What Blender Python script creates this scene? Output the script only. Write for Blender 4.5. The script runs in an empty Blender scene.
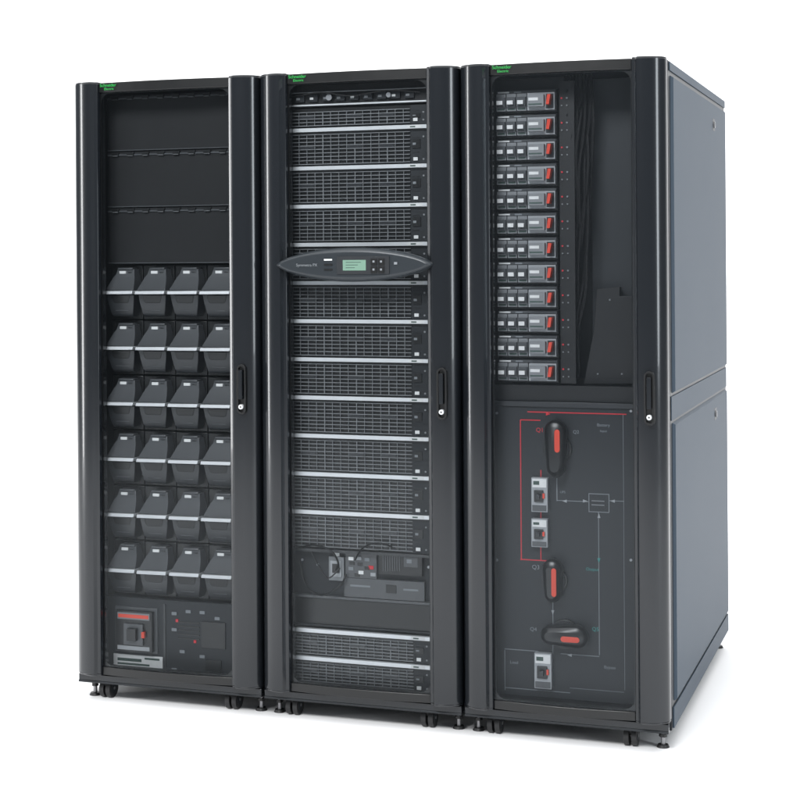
import bpy, math, random
from mathutils import Vector, Matrix
random.seed(7)
S=bpy.context.scene
S.view_settings.view_transform='Standard'; S.view_settings.look='None'; S.view_settings.exposure=0
# ------------------------------------------------------------ camera (measured)
CX,CY,CZ,YAW,FP,PY,ROLL=2.6496,-4.584,1.4257,.3253,1589.2,257.5,.0065
cam=bpy.data.cameras.new('camera'); co=bpy.data.objects.new('camera',cam); S.collection.objects.link(co)
co.matrix_world=Matrix.Translation((CX,CY,CZ))@Matrix.Rotation(YAW,4,'Z')@Matrix.Rotation(math.pi/2,4,'X')@Matrix.Rotation(-ROLL,4,'Z')
cam.sensor_width=36; cam.lens=FP*36/800; cam.shift_y=-(400-PY)/800; cam.clip_end=200; cam.clip_start=.05
S.camera=co
def W(px,py,Y):
    """metric position (x,z) on the vertical plane y=Y of a point measured in the photograph"""
    a0=(px-400)/FP; b0=(PY-py)/FP
    a=a0*math.cos(ROLL)+b0*math.sin(ROLL); b=-a0*math.sin(ROLL)+b0*math.cos(ROLL)
    dx=-math.sin(YAW)+a*math.cos(YAW); dy=math.cos(YAW)+a*math.sin(YAW)
    t=(Y-CY)/dy
    return CX+t*dx, CZ+t*b
# ------------------------------------------------------------ materials
def mat(name,col,rough=.5,metal=0,noise=.0,nscale=30,bump=0,bscale=400,emit=None,es=0,spec=.5,coat=0):
    m=bpy.data.materials.new(name); m.use_nodes=True; nt=m.node_tree; b=nt.nodes['Principled BSDF']
    b.inputs['Base Color'].default_value=(*col,1); b.inputs['Roughness'].default_value=rough; b.inputs['Metallic'].default_value=metal
    b.inputs['Specular IOR Level'].default_value=spec; b.inputs['Coat Weight'].default_value=coat
    tc=nt.nodes.new('ShaderNodeTexCoord')
    n=nt.nodes.new('ShaderNodeTexNoise'); n.inputs['Scale'].default_value=nscale; n.inputs['Detail'].default_value=4
    nt.links.new(tc.outputs['Object'],n.inputs['Vector'])
    if noise>0:
        mr=nt.nodes.new('ShaderNodeMapRange'); mr.inputs['To Min'].default_value=1-noise; mr.inputs['To Max'].default_value=1+noise
        nt.links.new(n.outputs['Fac'],mr.inputs['Value'])
        mx=nt.nodes.new('ShaderNodeVectorMath'); mx.operation='SCALE'; mx.inputs[0].default_value=col
        nt.links.new(mr.outputs['Result'],mx.inputs['Scale']); nt.links.new(mx.outputs['Vector'],b.inputs['Base Color'])
        mr2=nt.nodes.new('ShaderNodeMapRange'); dr=min(.04,noise*.6); mr2.inputs['To Min'].default_value=max(0,rough-dr); mr2.inputs['To Max'].default_value=rough+dr
        nt.links.new(n.outputs['Fac'],mr2.inputs['Value']); nt.links.new(mr2.outputs['Result'],b.inputs['Roughness'])
    if bump>0:
        n2=nt.nodes.new('ShaderNodeTexNoise'); n2.inputs['Scale'].default_value=bscale; nt.links.new(tc.outputs['Object'],n2.inputs['Vector'])
        bp=nt.nodes.new('ShaderNodeBump'); bp.inputs['Strength'].default_value=bump; bp.inputs['Distance'].default_value=.001
        nt.links.new(n2.outputs['Fac'],bp.inputs['Height']); nt.links.new(bp.outputs['Normal'],b.inputs['Normal'])
    if emit: b.inputs['Emission Color'].default_value=(*emit,1); b.inputs['Emission Strength'].default_value=es
    return m
M={}
M['post']=mat('charcoal_post_paint',(.0095,.0115,.0145),.21,.25,.03,6,0,600,coat=.3)
M['black']=mat('black_plastic',(.0055,.006,.0065),.33,0,.1,20)
M['dark']=mat('dark_interior_metal',(.0075,.008,.009),.5,0,.12,14,spec=.35)
M['plate']=mat('dark_grey_plate',(.017,.0195,.0225),.5,0,.03,6,spec=.3)
M['side']=mat('slate_side_paint',(.050,.068,.090),.5,0,.015,3,spec=.12)
M['sidef']=mat('slate_frame_paint',(.012,.0145,.018),.40,0,.03,8,spec=.3)
M['face']=mat('module_face_grey',(.058,.062,.067),.30,0,.06,30)
M['face2']=mat('module_lower_grey',(.022,.024,.027),.30,0,.06,30)
M['silver']=mat('silver_trim',(.66,.68,.70),.33,.3,.06,20)
M['silver2']=mat('dim_silver_trim',(.30,.31,.325),.4,.3,.1,40)
M['fin']=mat('grille_fin_grey',(.19,.20,.21),.45,.1,.25,60)
M['label']=mat('label_white',(.62,.63,.63),.5,0,.1,80)
M['red']=mat('red_plastic',(.62,.05,.022),.4,0,.05,40)
M['redd']=mat('dark_red_line',(.50,.018,.03),.5)
M['grey']=mat('mid_grey_plastic',(.18,.19,.20),.45,0,.08,30)
M['pale']=mat('pale_grey_plastic',(.30,.315,.33),.45,0,.08,30)
M['line']=mat('mimic_line_grey',(.17,.185,.20),.5)
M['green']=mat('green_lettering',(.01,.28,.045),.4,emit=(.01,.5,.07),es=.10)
M['teal']=mat('teal_print',(.02,.21,.19),.5)
M['lcd']=mat('lcd_screen',(.13,.22,.17),.3,emit=(.16,.29,.24),es=.12)
M['ink']=mat('dark_ink',(.03,.06,.05),.5)
M['disp']=mat('display_grey_plastic',(.020,.025,.030),.34,.2,.03,12)
M['rubber']=mat('caster_rubber',(.010,.010,.011),.5)
M['cable']=mat('cable_jacket',(.0055,.0055,.006),.6,0,.1,20,spec=.2)
M['zinc']=mat('zinc_steel',(.28,.28,.29),.35,.8,.1,60)
def glassmat(tint,name,sheen):
    """thin smoked pane: tinted transmission, Fresnel reflection, a little pale diffuse painting in the reflected haze"""
    m=bpy.data.materials.new(name); m.use_nodes=True; nt=m.node_tree
    for n in list(nt.nodes):
        if n.type!='OUTPUT_MATERIAL': nt.nodes.remove(n)
    out=nt.nodes['Material Output']
    t=nt.nodes.new('ShaderNodeBsdfTransparent'); t.inputs['Color'].default_value=(*tint,1)
    df=nt.nodes.new('ShaderNodeBsdfDiffuse'); df.inputs['Color'].default_value=(.52,.60,.68,1)  # flat bluish diffuse stands in for the sheen of reflected light
    m1=nt.nodes.new('ShaderNodeMixShader'); m1.inputs[0].default_value=sheen
    nt.links.new(t.outputs[0],m1.inputs[1]); nt.links.new(df.outputs[0],m1.inputs[2])
    g=nt.nodes.new('ShaderNodeBsdfGlossy'); g.inputs['Roughness'].default_value=0; g.inputs['Color'].default_value=(.88,.95,1,1)
    f=nt.nodes.new('ShaderNodeFresnel'); f.inputs['IOR'].default_value=1.29
    mx=nt.nodes.new('ShaderNodeMixShader'); nt.links.new(f.outputs[0],mx.inputs[0]); nt.links.new(m1.outputs[0],mx.inputs[1]); nt.links.new(g.outputs[0],mx.inputs[2])
    nt.links.new(mx.outputs[0],out.inputs['Surface']); return m
M['glass']=glassmat((.89,.91,.925),'smoked_glass',.002)
M['glass3']=glassmat((.88,.90,.92),'smoked_glass_painted_sheen',.009)  # more of the painted reflection sheen on the right door
# ------------------------------------------------------------ mesh builder
class B:
    def __init__(s): s.v=[];s.f=[];s.m=[];s.ms=[]
    def mi(s,k):
        if k not in s.ms: s.ms.append(k)
        return s.ms.index(k)
    def add(s,vs,fs,k):
        o=len(s.v); s.v+= [tuple(v) for v in vs]; i=s.mi(k)
        for f in fs: s.f.append([o+a for a in f]); s.m.append(i)
    def box(s,x0,x1,y0,y1,z0,z1,k):
        s.hexa([(x0,y0,z0),(x1,y0,z0),(x1,y1,z0),(x0,y1,z0),(x0,y0,z1),(x1,y0,z1),(x1,y1,z1),(x0,y1,z1)],k)
    def hexa(s,c,k):
        s.add(c,[(0,3,2,1),(4,5,6,7),(0,1,5,4),(1,2,6,5),(2,3,7,6),(3,0,4,7)],k)
    def loft(s,rows,yb,k):
        """rows of (z,xl,xr,y): a solid with a shaped front and flat back at yb"""
        vs=[]
        for z,xl,xr,y in rows: vs+= [(xl,y,z),(xr,y,z),(xr+.003,yb,z),(xl-.003,yb,z)]
        n=len(rows); fs=[(0,3,2,1),(4*n-4,4*n-3,4*n-2,4*n-1)]
        for i in range(n-1):
            for j in range(4): fs.append((4*i+j,4*i+(j+1)%4,4*i+4+(j+1)%4,4*i+4+j))
        s.add(vs,fs,k)
    def prism(s,poly,a0,a1,axis,k,poly2=None):
        n=len(poly)
        def mk(p,a): return {'z':(p[0],p[1],a),'y':(p[0],a,p[1]),'x':(a,p[0],p[1])}[axis]
        p2=poly2 or poly
        vs=[mk(p,a0) for p in poly]+[mk(p,a1) for p in p2]
        s.add(vs,[tuple(range(n)),tuple(range(2*n-1,n-1,-1))]+[(i,i+n,(i+1)%n+n,(i+1)%n) for i in range(n)],k)
    def cyl(s,c,r,a0,a1,axis,k,n=20,r2=None,off=(0,0)):
        r2=r if r2 is None else r2
        s.prism([(c[0]+r*math.cos(2*math.pi*i/n),c[1]+r*math.sin(2*math.pi*i/n)) for i in range(n)],a0,a1,axis,k,
                [(c[0]+off[0]+r2*math.cos(2*math.pi*i/n),c[1]+off[1]+r2*math.sin(2*math.pi*i/n)) for i in range(n)])
    def tube(s,pts,r,k,n=8,sub=6):
        P=[Vector(p) for p in pts]; Q=[]
        for i in range(len(P)-1):
            a=P[max(i-1,0)];b=P[i];c=P[i+1];d=P[min(i+2,len(P)-1)]
            for j in range(sub):
                t=j/sub; Q.append(.5*((2*b)+(c-a)*t+(2*a-5*b+4*c-d)*t*t+(3*b-a-3*c+d)*t**3))
        Q.append(P[-1]); o=[];vs=[]
        for i,q in enumerate(Q):
            T=(Q[min(i+1,len(Q)-1)]-Q[max(i-1,0)]).normalized()
            u=T.cross(Vector((.13,1,.21))).normalized(); w=T.cross(u)
            for j in range(n): vs.append(q+r*(u*math.cos(2*math.pi*j/n)+w*math.sin(2*math.pi*j/n)))
        fs=[(i*n+j,i*n+(j+1)%n,(i+1)*n+(j+1)%n,(i+1)*n+j) for i in range(len(Q)-1) for j in range(n)]
        fs+= [tuple(range(n-1,-1,-1)),tuple(range((len(Q)-1)*n,len(Q)*n))]
        s.add(vs,fs,k)
    def mesh(s,name,smooth=35):
        me=bpy.data.meshes.new(name); me.from_pydata(s.v,[],s.f)
        for k in s.ms: me.materials.append(M[k])
        me.polygons.foreach_set('material_index',s.m)
        import bmesh
        bm=bmesh.new(); bm.from_mesh(me); bmesh.ops.recalc_face_normals(bm,faces=bm.faces); bm.to_mesh(me); bm.free()
        me.shade_smooth(); me.set_sharp_from_angle(angle=math.radians(smooth)); return me
def obj(me,name,parent,loc=(0,0,0),bevel=0,seg=2):
    o=bpy.data.objects.new(name,me); S.collection.objects.link(o); o.parent=parent; o.location=loc
    if bevel:
        b=o.modifiers.new('bevel','BEVEL'); b.width=bevel; b.segments=seg; b.limit_method='ANGLE'; b.angle_limit=math.radians(40)
    return o
def text(body,size,k,name,parent,loc,rot=(math.pi/2,0,0),ext=.0004,bold=0,sx=1):
    c=bpy.data.curves.new(name,'FONT'); c.body=body; c.size=size; c.extrude=ext; c.offset=bold; c.resolution_u=3
    t=bpy.data.objects.new(name+'_tmp',c); S.collection.objects.link(t)
    bpy.context.view_layer.update()
    me=bpy.data.meshes.new_from_object(t.evaluated_get(bpy.context.evaluated_depsgraph_get()))
    bpy.data.objects.remove(t); me.name=name; me.materials.clear(); me.materials.append(M[k])
    for v in me.vertices: v.co.x*=sx
    o=bpy.data.objects.new(name,me); S.collection.objects.link(o); o.parent=parent; o.location=loc; o.rotation_euler=rot; return o
# ------------------------------------------------------------ setting
def setting():
    b=B(); vs=[];prof=[(-14,0)]+[(-6+i*1.0,0) for i in range(14)]
    R=3
    for i in range(1,13):
        a=i/12*math.pi/2; prof.append((7+R*math.sin(a),R-R*math.cos(a)))
    prof+= [(10,6),(10,12)]
    M['floor']=mat('white_studio_sweep',(.86,.86,.865),.7,0,.012,1.5,spec=.15)
    n=len(prof)
    for x in (-22,22):
        for p in prof: vs.append((x,p[0],p[1]))
    b.add(vs,[(i,i+1,n+i+1,n+i) for i in range(n-1)],'floor')
    me=b.mesh('floor',80)
    o=bpy.data.objects.new('floor',me); S.collection.objects.link(o); o['kind']='structure'
setting()
# ------------------------------------------------------------ cabinets
D=1.289; TOP=1.997; HD=.034
def enclosure(w,inner='dark'):
    b=B(); t=.018
    b.box(0,t,.004,D,.056,TOP-.006,'sidef'); b.box(w-t,w,.004,D,.056,TOP-.006,'sidef')
    b.box(t,w-t,.004,D,TOP-.026,TOP-.006,'sidef'); b.box(t,w-t,.004,D,.058,.088,'sidef')
    b.box(t,w-t,.50,.52,.088,TOP-.026,inner)
    b.box(t,.062,.006,.03,.088,TOP-.026,inner); b.box(w-.062,w-t,.006,.03,.088,TOP-.026,inner)
    b.box(t,w-t,D-.03,D-.002,.088,TOP-.026,'sidef')
    return b.mesh('enclosure')
def post_profile(w,side,px=.097):
    pts=[(0,-.001),(.001,-.022),(.004,-.031),(.010,-.0395),(.018,-.0480),(.027,-.0545),(.038,-.0595),(.050,-.0630),(.062,-.0650),(.073,-.0655),(.079,-.0635),(.0825,-.058),(.086,-.0525),(px-.002,-.049),(px,-.038),(px,-.001)]
    return pts if side<0 else [(w-p[0],p[1]) for p in reversed(pts)]
def door(w,glass,px=.097):
    b=B()
    for sd in (-1,1):
        P=post_profile(w,sd,px)
        c=(0+px*.5) if sd<0 else w-px*.5
        P1=[(c+(p[0]-c)*.985,p[1]*.95) for p in P]
        b.prism(P,.092,TOP-.005,'z','post'); b.prism(P,TOP-.0049,TOP,'z','post',P1); b.prism(P1,.086,.0919,'z','post',P)
    n=14
    def bow(x):
        u=(x-w/2)/(w/2-px); return -.040-.014*(1-u*u)
    for z0,z1 in ((.088,.114),(TOP-HD,TOP-.003)):
        xs=[px+(w-2*px)*i/n for i in range(n+1)]
        poly=[(x,bow(x)) for x in xs]+[(w-px,-.004),(px,-.004)]
        b.prism(poly,z0,z1,'z','black')
    me=b.mesh('door',28)
    g=B(); vs=[];fs=[]
    xs=[px+.001+(w-2*px-.002)*i/n for i in range(n+1)]
    for x in xs: vs+= [(x,bow(x)+.004,.114),(x,bow(x)+.004,TOP-HD)]
    fs=[(2*i,2*i+2,2*i+3,2*i+1) for i in range(n)]
    g.add(vs,fs,glass); gm=g.mesh('glass_pane',80)
    r=B(); x0,x1,z0,z1=px,w-px,.114,TOP-HD
    bw=.004; rad=.03; outer=[];inn=[]
    K=6
    for (cx_,cz_,a0) in ((x1-bw-rad,z1-bw-rad,0),(x0+bw+rad,z1-bw-rad,90),(x0+bw+rad,z0+bw+rad,180),(x1-bw-rad,z0+bw+rad,270)):
        for j in range(K+1):
            a=math.radians(a0+90*j/K); inn.append((cx_+rad*math.cos(a),cz_+rad*math.sin(a)))
            ox=x1 if math.cos(math.radians(a0+45))>0 else x0; oz=z1 if math.sin(math.radians(a0+45))>0 else z0
            if j<K/2: o_=(ox if a0 in(0,180) else cx_+rad*math.cos(a), oz if a0 in (90,270) else cz_+rad*math.sin(a))
            elif j>K/2: o_=(cx_+rad*math.cos(a) if a0 in(0,180) else ox, cz_+rad*math.sin(a) if a0 in(90,270) else oz)
            else: o_=(ox,oz)
            outer.append(o_)
    n2=len(inn); vs=[(p[0],bow(p[0])+.008,p[1]) for p in outer]+[(p[0],bow(p[0])+.008,p[1]) for p in inn]
    r.add(vs,[(i,(i+1)%n2,n2+(i+1)%n2,n2+i) for i in range(n2)],'black')
    return me,gm,r.mesh('glazing_border',80)
def handle():
    b=B(); K=20; w_,h_,t_=.0165,.078,.0065
    def ring(a,bb): 
        out=[]
        for i in range(K):
            an=2*math.pi*i/K; c,s_=math.cos(an),math.sin(an)
            out.append((a*c, (bb-a)*(1 if s_>=0 else -1)+a*s_ if abs(s_)>1e-6 else 0))
        return out
    o=ring(w_,h_); n=ring(w_-t_,h_-t_)
    vs=[(p[0],-.0,p[1]) for p in o]+[(p[0]*.95,-.012,p[1]*.99) for p in o]+[(p[0],-.012,p[1]) for p in n]+[(p[0],-.002,p[1]) for p in n]
    fs=[]
    for L in range(3):
        fs+= [(L*K+i,L*K+(i+1)%K,(L+1)*K+(i+1)%K,(L+1)*K+i) for i in range(K)]
    fs.append(tuple(range(3*K,4*K)))
    b.add(vs,fs,'black')
    b.prism([(-.006,-.03),(.006,-.03),(.006,.06),(-.006,.06)],-.020,-.003,'y','post')
    b.cyl((0,-.054),.0075,-.017,-.003,'y','silver',16); b.cyl((0,-.054),.0025,-.0175,-.0169,'y','black',10)
    return b.mesh('door_handle')
def caster_mesh():
    b=B()
    for (a,c) in ((-.019,-.004),(.004,.019)):   # twin wheels
        b.cyl((0,.030),.030,a,c,'x','rubber',32); b.cyl((0,.030),.017,a-.0015 if a<0 else a,c if a<0 else c+.0015,'x','plate',20)
    b.cyl((0,.030),.005,-.022,.022,'x','zinc',12)
    b.prism([(-.020,.040),(-.030,.056),(.026,.056),(.020,.036),(0,.026)],-.0035,.0035,'x','rubber')
    b.box(-.028,.028,-.034,.030,.0565,.064,'rubber')
    return b.mesh('caster')
def foot_mesh():
    b=B(); b.cyl((0,0),.019,0,.008,'z','rubber',20,.015); b.cyl((0,0),.0065,.008,.060,'z','zinc',12); b.cyl((0,0),.012,.03,.038,'z','rubber',6)
    return b.mesh('leveling_foot')
CM,FM,HM=caster_mesh(),foot_mesh(),handle()
def sidepanel_mesh(x,s_,z0,z1,zl):
    b=B(); t=.009; inset=.006; y0,y1=.045,D-.03
    xa,xb=x,x+s_*t
    b.hexa([(xa,y0,z0),(xb,y0+inset,z0+inset),(xb,y1-inset,z0+inset),(xa,y1,z0),(xa,y0,z1),(xb,y0+inset,z1-inset),(xb,y1-inset,z1-inset),(xa,y1,z1)],'side')
    b.box(x+s_*.0085,x+s_*.0095,.905,.963,zl-.02,zl+.02,'sidef'); b.cyl((.934,zl),.011,x+s_*.0095,x+s_*.014,'x','zinc',18); b.box(x+s_*.014,x+s_*.0146,.932,.936,zl-.007,zl+.007,'black')
    return b.mesh('side_panel')
def rail_mesh(x,s_,z0,z1,k,t):
    b=B(); b.box(min(x,x+s_*t),max(x,x+s_*t),.02,D-.005,z0,z1,k); return b.mesh('side_rail')
def cabinet(name,x0,w,label,glass='glass'):
    e=bpy.data.objects.new(name,None); S.collection.objects.link(e); e.empty_display_size=.2
    e.location=(x0+w/2,D/2,0); e['label']=label; e['category']='server cabinet'; e['group']='row of equipment cabinets'
    off=(-w/2,-D/2,0)
    obj(enclosure(w),'enclosure',e,off,.0015)
    bb=B(); bb.box(.004,w-.004,-.03,.003,.056,.083,'post'); bb.box(.004,w-.004,-.033,-.0302,.056,.063,'plate')
    obj(bb.mesh('plinth'),'plinth',e,off,.002)
    dm,gm,rm=door(w,glass); d=obj(dm,'door',e,off,.0015)
    obj(gm,'glass_pane',d); obj(rm,'glazing_border',d)
    obj(HM,'door_handle',d,(w-.046,-.063,1.02),.0008)
    text('Schneider',.0145,'green','lettering',d,(.106,-.0510,TOP-.0172),sx=1.02)
    text('Electric',.0110,'green','lettering',d,(.122,-.0520,TOP-.0280),sx=1.06)
    for x in (.085,w-.12):
        for y in (.02,D-.12): obj(CM,'caster',e,(off[0]+x,off[1]+y,0))
    for x in (.03,w-.03):
        for y in (.03,D-.03): obj(FM,'leveling_foot',e,(off[0]+x,off[1]+y,0))
    for x,s_ in ((w,1),(0,-1)) :
        if s_==1 and x0>1.2 or s_==-1 and x0<.1:
            for a in ((1.026,1.950,1.874),(.132,.940,.882)): obj(sidepanel_mesh(x,s_,*a),'side_panel',e,off,.002)
            for a in ((.948,1.018,'side',.003),(1.962,1.987,'side',.004),(.060,.120,'side',.005)): obj(rail_mesh(x,s_,*a),'side_rail',e,off,.001)
    return e,off,x0,d
C1=cabinet('battery_cabinet',.0,.652,'black glass-door cabinet filled with rows of battery modules')
C2=cabinet('power_module_cabinet',.655,.647,'black glass-door cabinet with stacked grilles and an oval display')
C3=cabinet('switchgear_cabinet',1.305,.615,'black glass-door cabinet with breaker column and red-lined switch diagram','glass3')
# ---------------- cabinet 1 contents
e,off,x0,d=C1
def L(px,py,Y): x,z=W(px,py,Y); return x-x0,z
b=B(); b.box(.548,.60,.028,.05,.1,1.95,'plate'); b.box(.572,.575,.024,.028,.1,1.95,'face2')
for i in range(40): b.box(.556,.562,.0265,.028,.14+i*.0445,.148+i*.0445,'black')
obj(b.mesh('mounting_rail'),'mounting_rail',e,off,.001)
bl=B(); bh=.184
bl.box(0,.463,.0,.012,0,bh-.004,'dark')
bl.box(0,.463,-.004,.0,bh-.016,bh-.011,'face')
for i in range(8):
    x=.03+i*.055
    bl.prism([(x-.014,bh-.006),(x-.010,bh-.018),(x+.010,bh-.018),(x+.014,bh-.006)],-.009,-.001,'y','black')
    bl.box(x-.010,x+.010,-.0096,-.0091,bh-.0175,bh-.0160,'fin')
bl.box(.0,.463,-.003,.0,.0,.003,'face')
blm=bl.mesh('blanking_panel')
TZ=1.410; TX=.078
for i in range(3):
    obj(blm,'blanking_panel',e,(off[0]+TX,off[1]+.05,TZ+.002+bh*i),.0006)
rp=.1805; bw=.1148
def battery():
    b=B(); h=rp-.005; w=bw-.003
    b.box(0,w,.045,.10,0,h,'black')
    zl=h*.50
    rows=[(zl+.0075,.006,w-.004,-.015),(zl+.016,.009,w-.005,-.010),(zl+.030,.015,w-.007,-.002),(zl+.048,.023,w-.010,.0065),(h-.028,.031,w-.014,.0125),(h-.012,.036,w-.016,.0150)]
    b.loft(rows,.045,'face')
    b.box(.039,w-.019,.0110,.045,h-.0135,h-.007,'face')
    b.box(.044,.068,.0105,.020,h-.027,h-.0175,'label')
    b.box(.074,w-.024,.0115,.020,h-.024,h-.020,'face2')
    b.hexa([(.004,-.026,zl-.005),(w-.003,-.026,zl-.004),(w-.003,.03,zl-.004),(.004,.03,zl-.005),(.004,-.022,zl+.0055),(w-.003,-.022,zl+.0065),(w-.003,.03,zl+.007),(.004,.03,zl+.006)],'silver')
    rows=[(.010,.022,w-.018,.014),(.014,.0205,w-.0165,.008),(.022,.018,w-.014,.003),(zl-.035,.011,w-.008,-.003),(zl-.007,.007,w-.005,-.007)]
    b.loft(rows,.045,'face2')
    rows=[(zl-.034,.034,w-.030,-.0036),(zl-.030,.028,w-.026,-.0044),(zl-.008,.022,w-.020,-.0084)]
    b.loft(rows,.03,'black')
    b.box(.034,w-.030,.0008,.02,.028,.031,'face')
    return b.mesh('battery_module',24)
bm_=battery()
for r in range(6):
    for c in range(4):
        obj(bm_,'battery_module',e,(off[0]+TX+c*bw,off[1]+.03+random.uniform(-.0015,.0015),TZ-rp*(r+1)),.0015)
YP=.045; b=B(); b.box(.064,.548,YP,YP+.02,.10,.322,'plate')
def rect(b,l,t,r,bo,y0,y1,k,Y=None):
    Y=YP if Y is None else Y
    xm,zt=L((l+r)/2,t,Y); xm,zb2=L((l+r)/2,bo,Y); xa,_=L(l,(t+bo)/2,Y); xb,_=L(r,(t+bo)/2,Y)
    b.box(xa,xb,y0,y1,zb2,zt,k)
rect(b,164,604,166,682,YP-.004,YP,'face2')
rect(b,114,655,163,668,YP-.003,YP-.0002,'label'); rect(b,118,658,142,661,YP-.0035,YP-.0029,'ink')
rect(b,145,658,160,660,YP-.0035,YP-.0029,'ink'); rect(b,118,663,150,665,YP-.0035,YP-.0029,'ink')
for (x,y) in ((172,612),(186,610),(200,611),(172,628),(180,650),(200,655),(215,617),(172,668)): rect(b,x,y,x+5,y+3,YP-.003,YP-.0002,'line')
for (x,y) in ((176,619),(194,640),(204,640)): rect(b,x,y,x+2.5,y+3,YP-.003,YP-.0002,'redd')
for i in range(5): rect(b,178,622+i*4,200,623.3+i*4,YP-.0025,YP-.0002,'black')
rect(b,202,622,226,648,YP-.006,YP-.0002,'black'); rect(b,206,660,222,672,YP-.006,YP-.0002,'black')
obj(b.mesh('control_panel'),'control_panel',e,off,.0006)
b=B(); rect(b,116,607,158,652,YP-.004,YP-.0002,'face'); rect(b,119,610,155,650,YP-.022,YP-.004,'black'); rect(b,121,611.5,153,618,YP-.025,YP-.022,'grey'); rect(b,122,613,152,616.5,YP-.0258,YP-.025,'red')
rect(b,128,622,147,643,YP-.03,YP-.022,'face'); rect(b,133,626,142,638,YP-.045,YP-.03,'black'); rect(b,146,630,149,636,YP-.033,YP-.022,'red')
rect(b,121,644.5,153,648.5,YP-.024,YP-.022,'pale')
obj(b.mesh('circuit_breaker'),'circuit_breaker',e,off,.001)
# ---------------- cabinet 2 contents
e,off,x0,d=C2; GX0,GX1=.072,.550; GW=GX1-GX0
def grille(h,bar=True,n=8):
    b=B(); b.box(0,GW,.0,.05,0,h-.002,'black')
    zt=h-.014
    if bar:
        b.box(0,GW,-.014,0,h-.0135,h-.002,'silver'); b.box(GW-.080,GW-.035,-.0148,-.014,h-.0125,h-.003,'label')
        b.box(GW-.072,GW-.055,-.0152,-.0148,h-.010,h-.006,'ink')
        b.box(0,GW,-.010,0,h-.019,h-.014,'black')
        zt=h-.021
    dz=(zt-.006)/n; G1=GW-.075
    for i in range(n+1):
        z=.004+i*dz; b.box(.004,G1,-.007,0,z,z+.0020,'fin')
    x=.010; j=0
    while x<G1-.004:
        b.box(x,x+(.0026 if j%4==0 else .0014),-.0055,0,.005,zt-.002,'fin'); x+=.0265; j+=1
    mid=n//2
    for (a,c) in ((.0385,.088),(.1975,.247),(.3035,.353)): b.box(a,c,-.0074,-.0001,.004+mid*dz+.0020,.004+(mid+1)*dz,'face2')
    b.box(G1+.002,GW,-.007,0,0,h-.018 if bar else h-.004,'plate')
    hh=(h-.018)
    for i in range(4): b.box(G1+.008,G1+.030,-.0076,-.007,.010+i*hh*.22,.0125+i*hh*.22,'black')
    b.box(G1+.012,G1+.026,-.011,-.007,.008,.018,'label'); b.box(G1+.008,G1+.034,-.010,-.007,hh*.45,hh*.72,'black'); b.box(G1+.010,G1+.020,-.0105,-.010,hh*.55,hh*.62,'line')
    b.cyl((G1+.044,hh*.8),.003,-.009,-.007,'y','fin',10); b.cyl((G1+.044,.012),.003,-.009,-.007,'y','fin',10)
    return b
pit=.119; gm1=grille(pit).mesh('power_module')
for k in range(11):
    obj(gm1,'power_module',e,(off[0]+GX0,off[1]+.03,1.832-pit*(k+1)))
obj(grille(.062,False,4).mesh('ventilation_grille'),'ventilation_grille',e,(off[0]+GX0,off[1]+.03,1.833))
b=B(); b.box(GX0,GX1,.022,.06,1.896,1.965,'dark'); b.box(GX0+.01,GX1-.02,.018,.022,1.899,1.904,'silver'); b.box(GX0+.01,GX1-.02,.018,.022,1.940,1.943,'silver2')
for i in range(9):
    x=GX0+.03+i*.045; b.box(x,x+.030,.014,.022,1.912,1.934,'plate'); b.box(x+.004,x+.016,.0125,.014,1.918,1.925,'label' if i%3==1 else 'grey')
b.cyl((GX0+.145,1.923),.010,.006,.0124,'y','silver2'); b.cyl((GX0+.34,1.923),.008,.006,.0124,'y','silver2')
b.tube([(GX0+.02,.01,1.928),(GX0+.12,-.002,1.938),(GX0+.22,.004,1.925),(GX0+.34,-.001,1.936),(GX0+.44,.012,1.928)],.002,'black')
obj(b.mesh('connector_strip'),'connector_strip',e,off,.0008)
z_=1.832-11*pit
YP=.05
b=B(); b.box(GX0,GX1,YP,YP+.03,.365,z_-.002,'plate')
b.box(GX0,GX1,YP-.03,YP,z_-.012,z_-.003,'face2'); b.box(GX0,GX1,YP-.02,YP,.365,.373,'face')
rect(b,330,556,345,580,YP-.01,YP,'grey',YP); rect(b,332,560,343,576,YP-.014,YP-.01,'pale',YP); rect(b,334,563,341,572,YP-.016,YP-.014,'black',YP)
rect(b,347,552,378,578,YP-.012,YP,'face',YP)
for (x,y,k) in ((350,556,'label'),(358,556,'pale'),(366,557,'line'),(350,566,'line'),(360,570,'label'),(370,565,'redd'),(372,572,'pale'),(336,552,'label')): rect(b,x,y,x+5,y+3.5,YP-.014,YP-.012,k,YP)
for (x,y) in ((351,561),(359,562),(366,566),(356,573)): rect(b,x,y,x+5,y+3,YP-.014,YP-.012,'black',YP)
rect(b,381,550,424,574,YP-.02,YP,'black',YP)
for i in range(8): rect(b,385+i*2.3,554,386.1+i*2.3,570,YP-.022,YP-.02,'face',YP)
rect(b,406,556,420,566,YP-.022,YP-.02,'face',YP); rect(b,409,558,414,562,YP-.023,YP-.022,'line',YP)
rect(b,346,579,426,598,YP-.016,YP,'face',YP); rect(b,388,584,398,592,YP-.019,YP-.016,'black',YP); rect(b,352,584,372,586,YP-.0165,YP-.016,'line',YP); rect(b,405,588,420,590,YP-.0165,YP-.016,'line',YP)
for i in range(9): b.cyl((GX0+.03+i*.052,z_-.045-.012*(i%2)),.004,YP-.004,YP,'y','silver2',12)
obj(b.mesh('controller_bay'),'controller_bay',e,off,.0006)
b=B()
def T(px,py,Y): x,z=L(px,py,Y); return (x,Y,z)
b.tube([T(296,549,.03),T(312,545,.005),T(330,550,0),T(338,562,.02),T(336,570,.03)],.0030,'black')
b.tube([T(300,560,.045),T(306,585,.015),T(322,595,.0),T(340,586,.01),T(346,574,.03)],.0032,'black')
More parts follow.
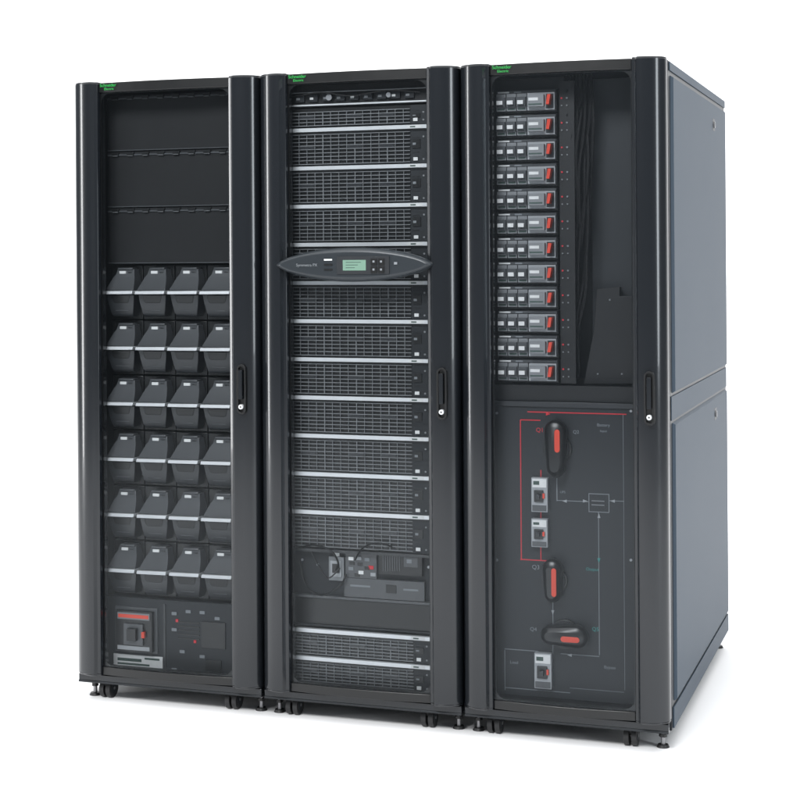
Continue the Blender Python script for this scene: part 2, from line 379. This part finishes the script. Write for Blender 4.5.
b.tube([T(355,560,.03),T(363,548,.0),T(378,543,.0),T(395,548,.03)],.0026,'black')
b.tube([T(310,548,.03),T(318,565,.005),T(328,578,.01),T(340,568,.03)],.0024,'rubber')
obj(b.mesh('cable_bundle'),'cable_bundle',e,off)
b=B(); b.box(GX0,GX1,.038,.06,.275,.363,'black'); b.box(GX0,GX1,.030,.038,.277,.283,'plate'); obj(b.mesh('blanking_panel'),'blanking_panel',e,off,.001)
gs=grille(.086,True,6).mesh('ventilation_grille'); obj(gs,'ventilation_grille',e,(off[0]+GX0,off[1]+.03,.187)); obj(gs,'ventilation_grille',e,(off[0]+GX0,off[1]+.03,.100))
# display pod on the door
a_,h_=.252,.052; cxp,czp=.322,1.405
b=B(); K=64
def lens(s_,sz):
    out=[]
    for i in range(K):
        an=2*math.pi*i/K; c,sn=math.cos(an),math.sin(an)
        out.append((a_*s_*c, (h_*sz)*math.copysign(abs(sn)**1.35,sn)))
    return out
rings=[(1,1,-.050),(1,1,-.066),(.99,.96,-.072),(.965,.86,-.078),(.93,.74,-.082),(.9,.66,-.0815)]
vs=[];fs=[]
for s_,sz,y in rings:
    for p in lens(s_,sz): vs.append((cxp+p[0],y-.004*(1-(p[0]/a_)**2),czp+p[1]))
for r in range(len(rings)-1):
    fs+= [(r*K+i,r*K+(i+1)%K,(r+1)*K+(i+1)%K,(r+1)*K+i) for i in range(K)]
b.add(vs,fs,'disp'); n0=(len(rings)-1)*K
top=[vs[n0+i] for i in range(0,K//2+1)]; bot=[vs[n0+(K-i)%K] for i in range(0,K//2+1)]
b.add(top+bot,[(i,i+1,K//2+1+i+1,K//2+1+i) for i in range(K//2)],'disp')
pod=obj(b.mesh('display_panel',50),'display_panel',d)
def LP(px,py): return L(px,py,-.087)
b=B()
def r2(b,l,t,r,bo,y0,y1,k):
    xa,_=LP(l,t); xb,_=LP(r,t); _,z1=LP((l+r)/2,t); _,z0=LP((l+r)/2,bo); b.box(xa,xb,y0,y1,z0,z1,k)
r2(b,337,256.5,389,274,-.0885,-.080,'face2'); r2(b,343,260,366,270.5,-.0895,-.088,'lcd')
for i in range(3): r2(b,346,262+i*2.7,361-3*i,262.6+i*2.7,-.0899,-.0895,'ink')
for (x,y) in ((371,258.5),(378.5,258.5),(371,266.5),(378.5,266.5)): r2(b,x,y,x+6,y+6.5,-.0915,-.088,'black')
for (x,y) in ((373,260.5),(380.5,260.5),(373,268.5),(380.5,268.5)): r2(b,x,y,x+2,y+2,-.0919,-.0915,'line')
obj(b.mesh('screen'),'screen',pod,(0,0,0),.0006)
lx,lz=LP(296,266.5); text('Symmetra PX',.0125,'line','lettering',pod,(lx,-.0865,lz))
for (a,k) in (((324,259,332,260.6),'label'),((324,264,332,265.5),'black'),((394,262,397,264.5),'line'),((324,269,332,270.5),'black')):
    b=B(); r2(b,*a,-.0875,-.083,k); obj(b.mesh('indicator_light'),'indicator_light',pod)
# ---------------- cabinet 3 contents
e,off,x0,d=C3; YP=.06
b=B()
b.box(.062,.30,.10,.12,1.06,1.965,'dark')
b.box(.30,.55,.20,.22,1.0,1.965,'dark'); 
obj(b.mesh('back_plate'),'back_plate',e,off)
b=B()
xl,zt=L(591,75,.14); xr,_=L(637,75,.14)
b.box(xl,xr+.03,.14,.15,1.0,1.96,'plate')
obj(b.mesh('partition_plate'),'partition_plate',e,off,.0015)
b=B(); poly=[L(*p,.10) for p in ((584,384),(634,384),(634,296),(620,296),(620,287),(597,289),(594,330))]
b.prism(poly,.095,.125,'y','dark')
for (px,py) in ((610,300),(598,374),(622,374)):
    q=L(px,py,.095); b.cyl(q,.003,.091,.095,'y','grey',10)
obj(b.mesh('cable_shroud'),'cable_shroud',e,off,.0015)
xA,zA=L(497,240,.04); xB,zB=L(557,240,.04); _,zE=L(526,383,.04); _,zT=L(526,89,.04)
NU=12; uh=(zT-zE)/NU; uw=xB-xA
def unit():
    b=B(); h=uh; w=uw
    b.box(0,w,.004,.05,0.002,h-.002,'black')
    b.box(.002,w*.99,-.004,.0038,h-.012,h-.005,'face')
    b.box(w*.03,w*.22,-.0048,-.004,h-.0108,h-.0062,'label'); b.box(w*.30,w*.42,-.0048,-.004,h-.0108,h-.0062,'line')
    # three chunky moulded breaker poles, stepped nose and pale toggle
    for i in range(3):
        xa=w*(.015+i*.172); xb=xa+w*.158
        b.box(xa,xb,-.012,.0038,.008,h-.0135,'grey')
        b.box(xa+.001,xb-.001,-.022,-.012,.020,h-.024,'face')
        b.box(xa+w*.03,xb-w*.03,-.032,-.022,h*.36,h*.52,'label')
        b.box(xa+w*.02,xb-w*.02,-.0126,-.012,.011,.0165,'ink')
    # main body with slim orange-red lever at its right end
    b.box(w*.54,w*.99,-.018,.0038,.008,h-.0135,'pale')
    b.box(w*.56,w*.83,-.034,-.018,.017,h-.021,'grey')
    b.box(w*.58,w*.74,-.0346,-.034,h*.48,h*.60,'label'); b.box(w*.58,w*.80,-.0346,-.034,h*.30,h*.36,'ink')
    b.box(w*.85,w*.975,-.0192,-.018,.012,h-.018,'face2')
    b.hexa([(w*.875,-.042,h*.30),(w*.925,-.042,h*.30),(w*.925,-.0192,h*.30),(w*.875,-.0192,h*.30),(w*.905,-.046,h*.70),(w*.960,-.046,h*.70),(w*.960,-.0192,h*.70),(w*.905,-.0192,h*.70)],'red')
    return b.mesh('circuit_breaker')
um=unit()
for i in range(NU): obj(um,'circuit_breaker',e,(off[0]+xA,off[1]+.045,zT-uh*(i+1)),.0010)
b=B(); 
q0,_=L(560,240,.05); q1,_=L(575,240,.05); b.box(q0,q1,.05,.06,zE,zT+.02,'dark')
for i in range(NU):
    for (dx,k) in ((.008,'redd'),(.024,'line')):
        z=zT-uh*(i+.5); b.cyl((q0+dx,z+.006),.0028,.046,.05,'y',k,10); b.cyl((q0+dx,z-.016),.0022,.046,.05,'y','grey',10)
obj(b.mesh('terminal_strip'),'terminal_strip',e,off)
b=B()
for j in range(14):
    xx=567+j*1.9; pts=[]
    yend=104+j*21
    for s_ in range(8):
        t=s_/7; py=74+(yend-74)*t; pts.append(T(xx-(1.2*t*t*j)+random.uniform(-3.0,3.0),py,.11-.045*math.sin(t*3)+random.uniform(-.014,.014)))
    pts.append(T(563,yend+5,.055)); b.tube(pts,random.choice((.0042,.0050,.0056)),'cable')
obj(b.mesh('cable_bundle'),'cable_bundle',e,off)
YP=.03
xb,_=L(640,404,YP)
b=B(); b.box(.064,xb+.01,YP,YP+.015,.115,L(560,406,YP)[1],'plate')
b.box(.064,xb+.01,YP-.006,YP-.0002,L(560,406,YP)[1]-.004,L(560,402,YP)[1],'face2')
b.box(.064,xb,YP+.01,YP+.03,L(560,402,YP)[1],L(560,386,YP)[1],'dark')
mp=obj(b.mesh('mimic_panel'),'mimic_panel',e,off,.001)
b=B()
def seg(x_0,y_0,x_1,y_1,k,t=.0020,b=b):
    p=L(x_0,y_0,YP);q=L(x_1,y_1,YP)
    if abs(p[0]-q[0])>abs(p[1]-q[1]):
        z=(p[1]+q[1])/2; b.box(min(p[0],q[0])-t/2,max(p[0],q[0])+t/2,YP-.0018-(.0006 if k=='redd' else 0),YP-.0001,z-t/2,z+t/2,k)
    else:
        x=(p[0]+q[0])/2; b.box(x-t/2,x+t/2,YP-.0014-(.0006 if k=='redd' else 0),YP-.0001,min(p[1],q[1]),max(p[1],q[1]),k)
RT=.0029
seg(528,414,626,412,'redd',RT); seg(521,420,521,560,'redd',RT); seg(521,560,548,560,'redd',RT); seg(521,420,540,420,'redd',RT)
seg(541,470,541,478,'redd',RT); seg(541,508,541,520,'redd',RT)
seg(557,478,557,501,'line',.0026); seg(557,501,588,501,'line'); seg(610,501,624,501,'line'); seg(589,494,609,494,'line')
for s4 in ((589,494,589,512),(609,494,609,512)): seg(*s4,'line')
seg(589,512,609,512,'line'); seg(599,512,599,655,'line'); seg(561,655,599,655,'line'); seg(553,600,553,625,'line',.0026); seg(553,645,553,654,'line',.0026)
seg(505,650,505,690,'line'); seg(505,650,538,650,'line'); seg(505,690,570,690,'line'); seg(541,545,541,560,'redd',RT); seg(548,560,548,566,'redd',RT)
seg(624,414,624,690,'line',.0012); seg(570,690,624,690,'line',.0012)
def arrow(px,py,dx,dz,k='pale',s_=.0055):
    x,z=L(px,py,YP); b.prism([(x+dx*s_*1.4,z+dz*s_*1.4),(x-dx*s_+dz*s_*.8,z-dz*s_-dx*s_*.8),(x-dx*s_-dz*s_*.8,z-dz*s_+dx*s_*.8)],YP-.0026,YP-.0001,'y',k)
arrow(585,501,1,0); arrow(613,501,-1,0); arrow(599,516,0,1); arrow(565,501,-1,0); arrow(570,655,-1,0); arrow(599,560,0,-1,'teal'); arrow(553,612,0,-1); arrow(548,414,1,0,'redd')
for (x,y) in ((594,501),(594,505)): seg(x-2,y,x+10,y,'grey',.0024)
for (px,py) in ((497,413),(631,411),(497,560),(631,560),(497,716),(631,722)):
    b.cyl(L(px,py,YP),.004,YP-.003,YP-.0001,'y','silver2',12)
obj(b.mesh('mimic_diagram'),'mimic_diagram',mp)
def rotary(px0,py0,px1,py1,red,vertical=True):
    """rotary switch: round escutcheon, broad moulded grip wider at one end, inset red grip strip"""
    b=B(); ym=(py0+py1)/2
    xa,_=L(px0,ym,YP); xb,_=L(px1,ym,YP); _,z1=L((px0+px1)/2,py0,YP); _,z0=L((px0+px1)/2,py1,YP)
    cx_,cz_=(xa+xb)/2,(z0+z1)/2; hw,hh=(xb-xa)/2,(z1-z0)/2
    r=min(hw,hh); n=12; l=max(hw,hh)-r
    def cap(r1,r2,l1,cx,cz,kx=0,kz=0):
        pts=[(r1*math.cos(math.pi*i/n),l1+r1*math.sin(math.pi*i/n)) for i in range(n+1)]+[(r2*math.cos(math.pi+math.pi*i/n),-l1+r2*math.sin(math.pi+math.pi*i/n)) for i in range(n+1)]
        if not vertical: pts=[(p[1],-p[0]) for p in pts]
        return [(cx+kx+p[0],cz+kz+p[1]) for p in pts]
    b.cyl((cx_,cz_),r*1.3,YP-.010,YP-.0001,'y','black',28); b.cyl((cx_,cz_),r*1.12,YP-.016,YP-.010,'y','plate',28)
    A=cap(r,r*.8,l,cx_,cz_); Bp=cap(r*.84,r*.66,l*.98,cx_,cz_); C=cap(r*.5,r*.4,l*.94,cx_,cz_)
    b.prism(A,YP-.034,YP-.016,'y','black'); b.prism(Bp,YP-.046,YP-.034,'y','black',A); b.prism(C,YP-.054,YP-.046,'y','black',Bp)
    s0,s1=red; k=r*.30; rr=.24
    if vertical: R_=cap(r*rr,r*rr,l*(s1-s0)/2,cx_,cz_,k,l*(s0+s1)/2)
    else: R_=cap(r*rr,r*rr,l*(s1-s0)/2,cx_,cz_,l*(s0+s1)/2,-k*.4)
    b.prism(R_,YP-.0560,YP-.046,'y','red')
    return b
obj(rotary(547,419,569,478,(.05,1.0)).mesh('rotary_switch'),'rotary_switch',mp,(0,0,0),.0022)
obj(rotary(545,557,565,602,(-.9,1.0)).mesh('rotary_switch'),'rotary_switch',mp,(0,0,0),.0022)
obj(rotary(541,622,590,645,(.15,1.15),False).mesh('rotary_switch'),'rotary_switch',mp,(0,0,0),.0022)
for (l_,t_,r_,bo_) in ((533,477,549,511),(533,518,549,546),(536,652,553,687)):
    b=B(); rect(b,l_,t_,r_,bo_,YP-.02,YP-.0001,'pale',YP); m_=(t_+bo_)/2; h2=(bo_-t_)
    rect(b,l_+1,t_+1,r_-1,t_+h2*.28,YP-.022,YP-.02,'label',YP); rect(b,l_+2,t_+3,r_-8,t_+h2*.2,YP-.0226,YP-.022,'ink',YP)
    rect(b,l_+3,m_-h2*.14,r_-4,m_+h2*.2,YP-.026,YP-.02,'black',YP); rect(b,l_+6,m_-h2*.04,r_-7,m_+h2*.10,YP-.036,YP-.026,'face2',YP)
    rect(b,r_-4.5,m_-h2*.05,r_-2.5,m_+h2*.1,YP-.0265,YP-.02,'red',YP); rect(b,l_+1,bo_-h2*.2,r_-1,bo_-1,YP-.022,YP-.02,'face',YP)
    obj(b.mesh('circuit_breaker'),'circuit_breaker',mp,(0,0,0),.0008)
for s_,px,py,sz,k in (('Q1',536,430,.018,'redd'),('Q2',573,432,.014,'line'),('Q3',532,567,.018,'line'),('Q4',530,629,.016,'line'),('Q5',592,629,.016,'teal'),('UPS',560,492,.010,'line'),
                      ('Battery',597,425,.013,'line'),('Input',600,431,.010,'line'),('Output',586,569,.013,'teal'),('Bypass',604,667,.013,'line'),('Load',510,662,.013,'line')):
    q=L(px,py,YP); text(s_,sz,k,'lettering',mp,(q[0],YP-.001,q[1]-sz*.3),ext=.0002)
# ------------------------------------------------------------ light
wd=bpy.data.worlds.new('World'); S.world=wd; wd.use_nodes=True
wd.node_tree.nodes['Background'].inputs[0].default_value=(.85,.93,1,1); wd.node_tree.nodes['Background'].inputs[1].default_value=.28
def area(name,loc,tgt,sx,sy,p,col=(1,1,1)):
    l=bpy.data.lights.new(name,'AREA'); l.shape='RECTANGLE'; l.size=sx; l.size_y=sy; l.energy=p; l.color=col
    o=bpy.data.objects.new(name,l); S.collection.objects.link(o); o.location=loc
    o.rotation_euler=(Vector(tgt)-Vector(loc)).to_track_quat('-Z','Y').to_euler(); return o
area('overhead_softbox',(1,1.5,5.2),(1,1.5,0),10,9,700)
area('backdrop_light',(-3,4.5,6.5),(-3,9.5,2.2),20,2.5,1300)
area('front_softbox',(.6,-5.2,5.4),(1,0,.8),3.0,1.6,480)
area('left_strip',(-5.6,-3.0,1.6),(.6,0,1.1),.8,3.8,190)
area('side_softbox',(6.5,-2.4,2.2),(1.9,.4,1),1.1,3,120,(.90,.96,1))
